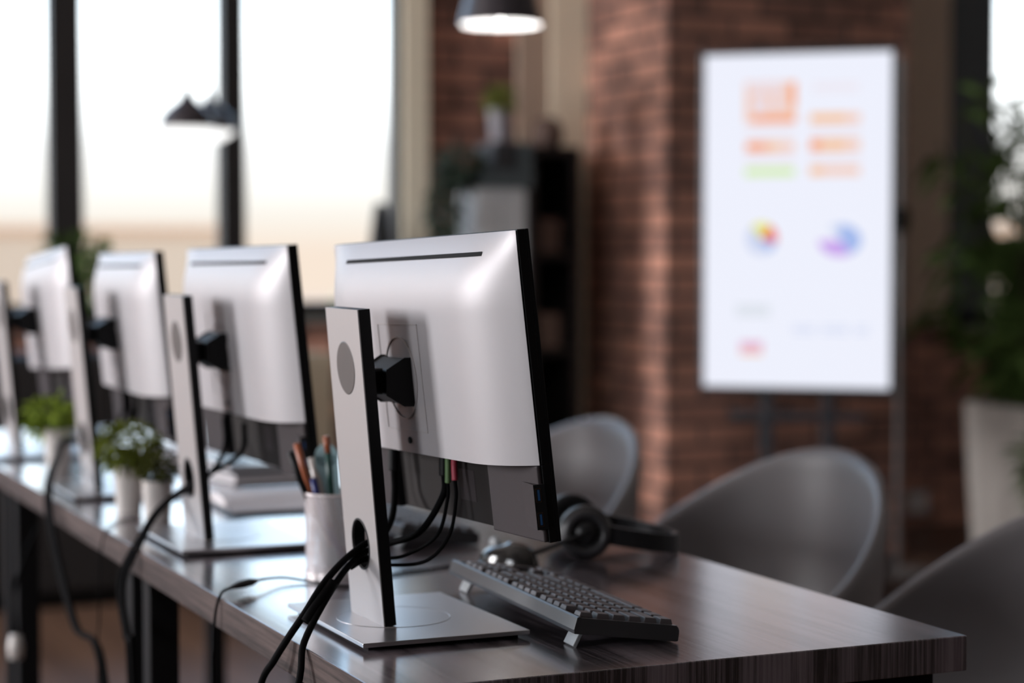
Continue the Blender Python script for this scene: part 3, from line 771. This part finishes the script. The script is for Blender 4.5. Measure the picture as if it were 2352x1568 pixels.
# ------------------------------------------------------------------ display on a stand
A, B = Vector((3.212, 5.717, 0)), Vector((3.676, 5.335, 0))
TW = (B - A).length; ang = math.atan2((B - A).y, (B - A).x)
TZ0, TZ1 = .688, 1.765
t = thing('display_screen', 'tall bright white display with charts on a black stand before the brick column', 'display', ((A.x + B.x) / 2, (A.y + B.y) / 2, 0), ang)
hw = TW / 2
MB().box((-hw - .016, 0, TZ0 - .018), (hw + .016, .045, TZ1 + .018)).build('casing', M['tvb'], t, bevel=.004)
scr = MB().box((-hw, -.002, TZ0), (hw, .001, TZ1)).build('screen', M['tv'], t)
def sq(x0, y0, x1, y1):
    fx = lambda x: -hw + (x - 1607) / 452 * TW
    fy = lambda y: TZ1 - (y - 118) / 778 * (TZ1 - TZ0)
    return fx(x0), fx(x1), fy(y1), fy(y0)
EC = dict(o=emit('chart_orange', (.93, .36, .16)), op=emit('chart_orange_pale', (.90, .62, .52)), oy=emit('chart_amber', (.92, .55, .32)), g=emit('chart_green', (.66, .86, .42)), p=emit('chart_pink', (.84, .72, .76)),
          y=emit('chart_yellow', (.82, .80, .16)), r=emit('chart_red', (.85, .12, .10)), b=emit('chart_blue', (.38, .50, .85)), v=emit('chart_violet', (.60, .38, .85)), lb=emit('chart_lavender', (.62, .68, .88)), gr=emit('chart_grey', (.62, .68, .72)), m=emit('chart_magenta', (.78, .45, .62)))
ly = [0]
def chart(name, items, parent=scr):
    b = MB(); ks = []
    for (k, r) in items:
        if k not in ks: ks.append(k)
        a0, a1, c0, c1 = sq(*r); ly[0] += 1; y = -.0022 - .00001 * ly[0]
        b.face([(a0, y, c0), (a1, y, c0), (a1, y, c1), (a0, y, c1)], ks.index(k))
    return b.build(name, [EC[k] for k in ks], parent)
chart('chart_tile', [('op', (1705, 182, 1830, 278)), ('p', (1712, 184, 1800, 208)), ('lbx' if 0 else 'p', (1722, 214, 1762, 258)), ('p', (1776, 214, 1798, 252)), ('o', (1816, 184, 1830, 238)), ('o', (1722, 262, 1830, 278)), ('op', (1800, 184, 1816, 262))])
chart('bar', [('o', (1708, 322, 1760, 344)), ('oy', (1760, 322, 1790, 344)), ('op', (1790, 322, 1828, 344))])
chart('bar', [('g', (1706, 382, 1828, 402))])
chart('bar', [('oy', (1864, 258, 1950, 280)), ('op', (1950, 258, 1985, 280))])
chart('bar', [('o', (1864, 318, 1890, 344)), ('oy', (1890, 318, 1950, 344)), ('op', (1950, 318, 1985, 344))])
chart('bar', [('oy', (1864, 380, 1895, 402)), ('op', (1895, 380, 1985, 402))])
for y in (290, 302, 352, 364): chart('text_line', [('p', (1864, y, 1985, y + 5))]); chart('text_line', [('p', (1708, y, 1826, y + 5))])
for y in (190, 202): chart('text_line', [('p', (1870, y, 1980, y + 4))])
for y in (704, 714, 724): chart('text_line', [('gr', (1685, y, 1770, y + 5))])
for y in (752, 764):
    for a, c in ((1825, 1880), (1895, 1960), (1975, 2008)): chart('text_line', [('lb', (a, y, c, y + 5))])
chart('chart_table', [('m', (1696, 790, 1752, 812)), ('oy', (1696, 814, 1752, 822))])
def pie(cx, cy, rx, ry, segs):
    b = MB(); ks = []
    for k, a0, a1 in segs:
        if k not in ks: ks.append(k)
        x0, _, z0, _ = sq(cx, cy, cx, cy); ly[0] += 1; y = -.0022 - .00001 * ly[0]
        pts = [(x0, y, z0)]
        for i in range(13):
            a = math.radians(a0 + (a1 - a0) * i / 12)
            xx, _, zz, _ = sq(cx + rx * math.cos(a), cy - ry * math.sin(a), 0, cy - ry * math.sin(a)); pts.append((xx, y, zz))
        b.face(pts, ks.index(k))
    b.build('pie_chart', [EC[k] for k in ks], scr)
pie(1748, 548, 38, 38, [('y', 55, 130), ('r', -15, 55), ('b', -60, -15), ('lb', 130, 300)])
pie(1938, 552, 52, 38, [('b', -60, 90), ('v', 180, 300), ('lb', 90, 120)])
for s in (-1, 1): MB().box((s * .10 - .02, .05, .12), (s * .10 + .02, .085, 1.5)).build('upright', M['tvb'], t, bevel=.003)
MB().box((-.22, .045, .575), (.22, .10, .605)).build('cross_bar', M['tvb'], t, bevel=.003)
MB().box((-.30, -.16, .06), (.30, .28, .12)).build('stand_base', M['tvb'], t, bevel=.01)
for sx in (-1, 1):
    for sy in (-.12, .24):
        MB().lathe([(0, -.012), (.026, -.012), (.03, 0), (.026, .012), (0, .012)], (sx * .26, sy, .03), 20, T=Matrix.Rotation(PI / 2, 4, 'Y')).build('caster', M['rubber'], t, smooth=True)
# thin grey pole beside the display
t = thing('light_stand', 'thin grey pole with black clamp standing right of the lit display', 'stand', (4.02, 5.78, 0))
MB().tube([(0, 0, .02), (0, 0, .8), (0, 0, .82), (0, 0, 1.79)], .013, 12, sub=1, rr=[.009, .009, .013, .013]).build('pole', M['pole'], t, smooth=True)
MB().lathe([(0, -.045), (.03, -.04), (.034, 0), (.03, .04), (0, .045)], (0, 0, 1.24), 16).build('clamp', M['black'], t, smooth=True)
MB().lathe([(0, 0), (.14, 0), (.14, .012), (.02, .03), (0, .03)], (0, 0, 0), 32).build('stand_base', M['pole'], t, smooth=False)

# ------------------------------------------------------------------ pendant lamps
def lamp(loc, s, lab, bell):
    t = thing('pendant_lamp', lab, 'lamp', loc, 0, 'hanging lamps')
    if bell: pr = [(.010, .17), (.016, .14), (.034, .108), (.066, .084), (.094, .058), (.106, .028), (.110, 0)]
    else: pr = [(.02, .24), (.06, .22), (.085, .17), (.105, .08), (.125, 0)]
    pr = [(r * s, z * s) for r, z in pr]
    MB().lathe(pr, (0, 0, 0), 48).build('shade', M['shade'], t, smooth=True)
    MB().lathe([(r * .97, z - .002 * s) for r, z in reversed(pr)], (0, 0, 0), 48).build('shade_lining', M['shadein'], t, smooth=True)
    if bell: MB().lathe([(0, -.05 * s), (.05 * s, -.042 * s), (.09 * s, -.018 * s), (.106 * s, .002 * s)], (0, 0, 0), 36).build('diffuser', M['glow'], t, smooth=True)
    MB().lathe([(0, .01 * s), (.028 * s, .018 * s), (.038 * s, .04 * s), (.03 * s, .06 * s), (.012 * s, .1 * s)], (0, 0, 0), 24).build('bulb', M['bulb'], t, smooth=True)
    MB().tube([(0, 0, pr[0][1] - .01), (0, 0, 3.3 - loc[2])], .0025, 6, sub=1).build('cord', M['rubber'], t)
    MB().lathe([(0, 3.3 - loc[2] - .03), (.04, 3.3 - loc[2] - .025), (.045, 3.3 - loc[2])], (0, 0, 0), 24).build('ceiling_rose', M['shade'], t, smooth=True)
    return t
lamp((2.206, 5.076, 1.755), .92, 'large dark pendant lamp glowing at the top of the brick wall', False)
lamp((1.588, 6.10, 1.512), .80, 'small black bell lamp hanging before the window, left of the pair', True)
lamp((1.745, 6.42, 1.525), .80, 'small bell lamp beside the thin window bar, right of the pair', True)

# ------------------------------------------------------------------ shelf corner left of the column
t = thing('bookshelf', 'tall black bookshelf standing against the brick column', 'bookshelf', (2.90, 6.42, 0))
w, d, h = .20, .31, 1.50
b = MB(); b.box((0, 0, 0), (.03, d, h)); b.box((w - .03, 0, 0), (w, d, h)); b.box((0, d - .02, 0), (w, d, h)); b.box((0, 0, h - .03), (w, d, h)); b.box((0, 0, 0), (w, d, .08))
b.build('case', M['shelf'], t)
for z in (.42, .76, 1.10): MB().box((.03, .01, z), (w - .03, d - .02, z + .025)).build('shelf_board', M['shelf'], t)
for z, lab in ((.785, 'dull brown box on the lower visible shelf of the black bookshelf'), (1.125, 'dull brown box on the upper shelf of the black bookshelf')):
    x = tag(MB().box((0, 0, 0), (.08, .2, .12)).build('box', M['redbox'], loc=(2.96, 6.46, z)), lab, 'box', 'boxes in the black bookshelf')
b = MB(); b.lathe([(r * .55, z * .6) for r, z in [(0, 0), (.075, 0), (.105, .05), (.10, .12), (.07, .17), (.055, .18), (.05, .17), (.06, .02), (0, .02)]], (3.03, 6.55, h), 32)
tag(b.build('basket', M['brown'], smooth=True), 'round brown basket on top of the black bookshelf', 'basket')
t = thing('cabinet', 'white cabinet beside the black bookshelf, under grey storage boxes', 'cabinet', (2.615, 6.22, 0))
w, d, h = .185, .18, 1.345
MB().box((0, .02, .05), (w, d, h)).build('body', M['cab'], t, bevel=.004)
for k in range(2):
    x0 = k * w / 2
    dr = MB().box((x0 + .003, 0, .06), (x0 + w / 2 - .003, .018, h - .01)).build('door', M['cab'], t, bevel=.003)
    MB().box((w / 2 - .02 if k == 0 else w / 2 + .012, -.012, .62), (w / 2 - .012 if k == 0 else w / 2 + .02, 0, .76)).build('handle', M['pole'], dr)
MB().box((.01, .04, 0), (w - .01, d, .05)).build('plinth', M['black'], t)
def sbox(lo, hi, m, lab):
    t = thing('storage_box', lab, 'box', (lo[0], lo[1], lo[2]), 0, 'storage boxes on the white cabinet')
    w, d, h = hi[0] - lo[0], hi[1] - lo[1], hi[2] - lo[2]
    MB().box((.004, .004, 0), (w - .004, d - .004, h - .03)).build('body', M[m], t)
    MB().box((0, 0, h - .03), (w, d, h)).build('lid', M[m], t, bevel=.003)
sbox((2.64, 6.225, 1.345), (2.83, 6.395, 1.405), 'boxb', 'flat blue grey box lying on the white cabinet')
sbox((2.68, 6.23, 1.405), (2.772, 6.38, 1.50), 'boxd', 'charcoal box on the flat blue grey box, left one')
sbox((2.775, 6.23, 1.405), (2.83, 6.38, 1.50), 'boxb', 'narrow blue grey box next to the charcoal box')
pot_plant((2.735, 6.30, 1.50), .042, .115, 'yellow green plant in a white pot on the storage boxes', 'leaf4', .045, .08, 300, .03, group='plants by the bookshelf', potmat='greypot')
t = thing('ivy_plant', 'dark trailing ivy hanging at the left side of the white cabinet', 'plant', (2.52, 6.28, 0), 0, 'plants by the bookshelf')
b = MB(); b.lathe([(0, 1.346), (.025, 1.346), (.03, 1.40), (.026, 1.40), (0, 1.38)], (.095, 0, 0), 24); b.build('pot', M['boxd'], t)
b = MB(); leaf_cloud(b, 260, ball((.06, 0, 1.42), .075, .9), .04); leaf_cloud(b, 330, ball((.0, -.01, 1.26), .055, 2.6), .04)
b.build('foliage', M['leaf5'], t)

# window sill things
b = MB(); b.lathe([(0, 0), (.07, 0), (.075, .05), (.05, .2), (.028, .36), (.02, .40), (.016, .40), (0, .38)], (2.43, YW - .10, S1), 28)
tag(b.build('vase', M['black'], smooth=True), 'tall black tapered vase in the window corner beside the beige pilaster', 'vase')
pot_plant((1.36, YW - .07, S1), .05, .08, 'green plant on the window sill by the thick window bar', 'leaf3', .10, .22, 260, .06, group='plants on the window sill', potmat='boxd')
t = thing('low_cabinet', 'low black cabinet under the window at far left', 'cabinet', (.75, 6.30, 0))
MB().box((0, 0, .05), (.95, .38, .80)).build('body', M['shelf'], t, bevel=.004)
for k in range(3):
    MB().box((k * .316 + .006, -.018, .06), (k * .316 + .31, 0, .79)).build('door', M['shelf'], t, bevel=.003)
MB().box((.02, .02, 0), (.93, .36, .05)).build('plinth', M['black'], t)
t = thing('carton', 'beige carton on the floor below the window, seen between two monitors', 'box', (1.86, 6.40, 0))
MB().box((0, 0, 0), (.30, .28, .78)).build('body', M['beige'], t)
MB().box((-.004, -.004, .74), (.304, .284, .785)).build('lid', M['beige'], t)

# wall socket
t = thing('wall_socket', 'white wall socket low on the brick wall right of the chair', 'socket', (4.79, YW, .10))
MB().box((-.055, -.012, -.045), (.055, 0, .045)).build('cover_plate', M['socket'], t, bevel=.004)
MB().box((-.03, -.016, -.03), (.03, -.012, .03)).build('socket_insert', M['socket'], t, bevel=.004)

# ------------------------------------------------------------------ big plant at right
t = thing('large_plant', 'large leafy plant in a tall white planter before the right window', 'plant', (4.47, 5.60, 0))
b = MB()
b.lathe([(0, 0), (.20, 0), (.21, .01), (.25, .60), (.23, .60), (.22, .54), (0, .54)], (0, 0, 0), 4, T=Matrix.Rotation(PI / 4, 4, 'Z'))
b.build('planter', M['whitepot'], t)
MB().box((-.15, -.15, .52), (.15, .15, .55)).build('soil', M['soil'], t)
MB().tube([(.02, -.12, .5), (.03, -.13, 1.0)], .016, 10, sub=1).build('stake', M['stake'], t, smooth=True)
stems = MB(); fol = MB(); random.seed(23)
for k in range(34):
    a = random.uniform(0, 2 * PI); r = random.uniform(.05, .50); top = random.uniform(.85, 1.72)
    if k < 6: r = random.uniform(.3, .45); top = random.uniform(.75, 1.2)
    p0 = Vector((.1 * math.cos(a), .1 * math.sin(a), .52)); p1 = Vector((r * .5 * math.cos(a), r * .5 * math.sin(a), .52 + (top - .52) * .55)); p2 = Vector((r * math.cos(a), r * math.sin(a), top))
    stems.tube([p0, p1, p2], .005, 6, sub=5)
    def along(p0=p0, p1=p1, p2=p2):
        u = random.uniform(.25, 1.); q = p0 * (1 - u) ** 2 + p1 * 2 * u * (1 - u) + p2 * u * u
        g = random.uniform(0, 2 * PI); return q, Vector((math.cos(g), math.sin(g), .25))
    leaf_cloud(fol, 30, along, .15, aspect=.25)
stems.build('stems', M['stem'], t, smooth=True); fol.build('foliage', M['leaf3'], t)
b = MB(); leaf_cloud(b, 150, ball((-.10, -.26, .42), .13, 1.2), .10, aspect=.25)
b.build('trailing_leaves', M['leaf3'], t)

# ------------------------------------------------------------------ lights
def area(name, loc, rot, sx, sy, w, col=(1, 1, 1), portal=False):
    l = bpy.data.lights.new(name, 'AREA'); l.shape = 'RECTANGLE'; l.size = sx; l.size_y = sy; l.energy = w; l.color = col
    o = bpy.data.objects.new(name, l); C.objects.link(o); o.location = loc; o.rotation_euler = rot
    if portal: l.cycles.is_portal = True
    return o
# daylight lamps outside the two left-wall panes, pointing in; the weaker is added fill
for i, (w, e_) in enumerate(zip(WL, (115, 500))):
    area('daylight_and_fill', (LW - .22, (w[0] + w[1]) / 2, (w[2] + w[3]) / 2), (0, -PI / 2, 0), w[3] - w[2], w[1] - w[0], e_, (1, .965, .985))
area('portal_1', ((X1 + X1R) / 2, YW + .2, (S1 + TOPW) / 2), (PI / 2, 0, PI), X1R - X1, TOPW - S1, 1, portal=True).rotation_euler = (-PI / 2, 0, 0)
area('portal_2', ((X2 + X2R) / 2, YW + .2, (S2 + TOPW) / 2), (-PI / 2, 0, 0), X2R - X2, TOPW - S2, 1, portal=True)
for loc, e_ in (((2.206, 5.076, 1.74), 9),):
    l = bpy.data.lights.new('lamp_light', 'SPOT'); l.energy = e_; l.spot_size = 2.4; l.shadow_soft_size = .05; l.color = (1, .95, .9)
    o = bpy.data.objects.new('lamp_light', l); C.objects.link(o); o.location = loc

w = bpy.data.worlds.new('World'); SC.world = w; w.use_nodes = True
N, L = w.node_tree.nodes, w.node_tree.links
bg = N['Background']
tc = N.new('ShaderNodeTexCoord'); sp = N.new('ShaderNodeSeparateXYZ'); L.new(tc.outputs['Generated'], sp.inputs[0])
cr = N.new('ShaderNodeValToRGB')
els = cr.color_ramp.elements
els[0].position = 0; els[0].color = (.26, .215, .18, 1)
els[1].position = 1; els[1].color = (.40, .62, 1, 1)
for pos, c in ((.02, (.27, .255, .235)), (.05, (.36, .355, .35)), (.08, (.75, .77, .78)), (.11, (.9, .96, 1)), (.15, (.66, .82, .97)), (.22, (.46, .66, .88)), (.4, (.40, .60, .9))):
    e_ = els.new(pos); e_.color = (*c, 1)
L.new(sp.outputs['Z'], cr.inputs['Fac']); L.new(cr.outputs['Color'], bg.inputs['Color'])
bg.inputs['Strength'].default_value = 4.2

# ------------------------------------------------------------------ camera
cam = bpy.data.cameras.new('Camera'); co = bpy.data.objects.new('Camera', cam); C.objects.link(co)
cam.sensor_width = 36; cam.lens = 4573 / 2352 * 36; cam.clip_end = 1000; cam.clip_start = .05
co.location = (0, 0, 1.13)
co.rotation_euler = (PI / 2 - math.atan(208 / 4573), 0, -math.atan(2020 / math.hypot(4573, 208)))
cam.dof.use_dof = True; cam.dof.focus_distance = 1.90; cam.dof.aperture_fstop = 2.8; cam.dof.aperture_blades = 9
SC.camera = co
SC.view_settings.view_transform = 'Standard'; SC.view_settings.look = 'None'; SC.view_settings.gamma = 1; SC.view_settings.exposure = 0
SC.cycles.use_denoising = True
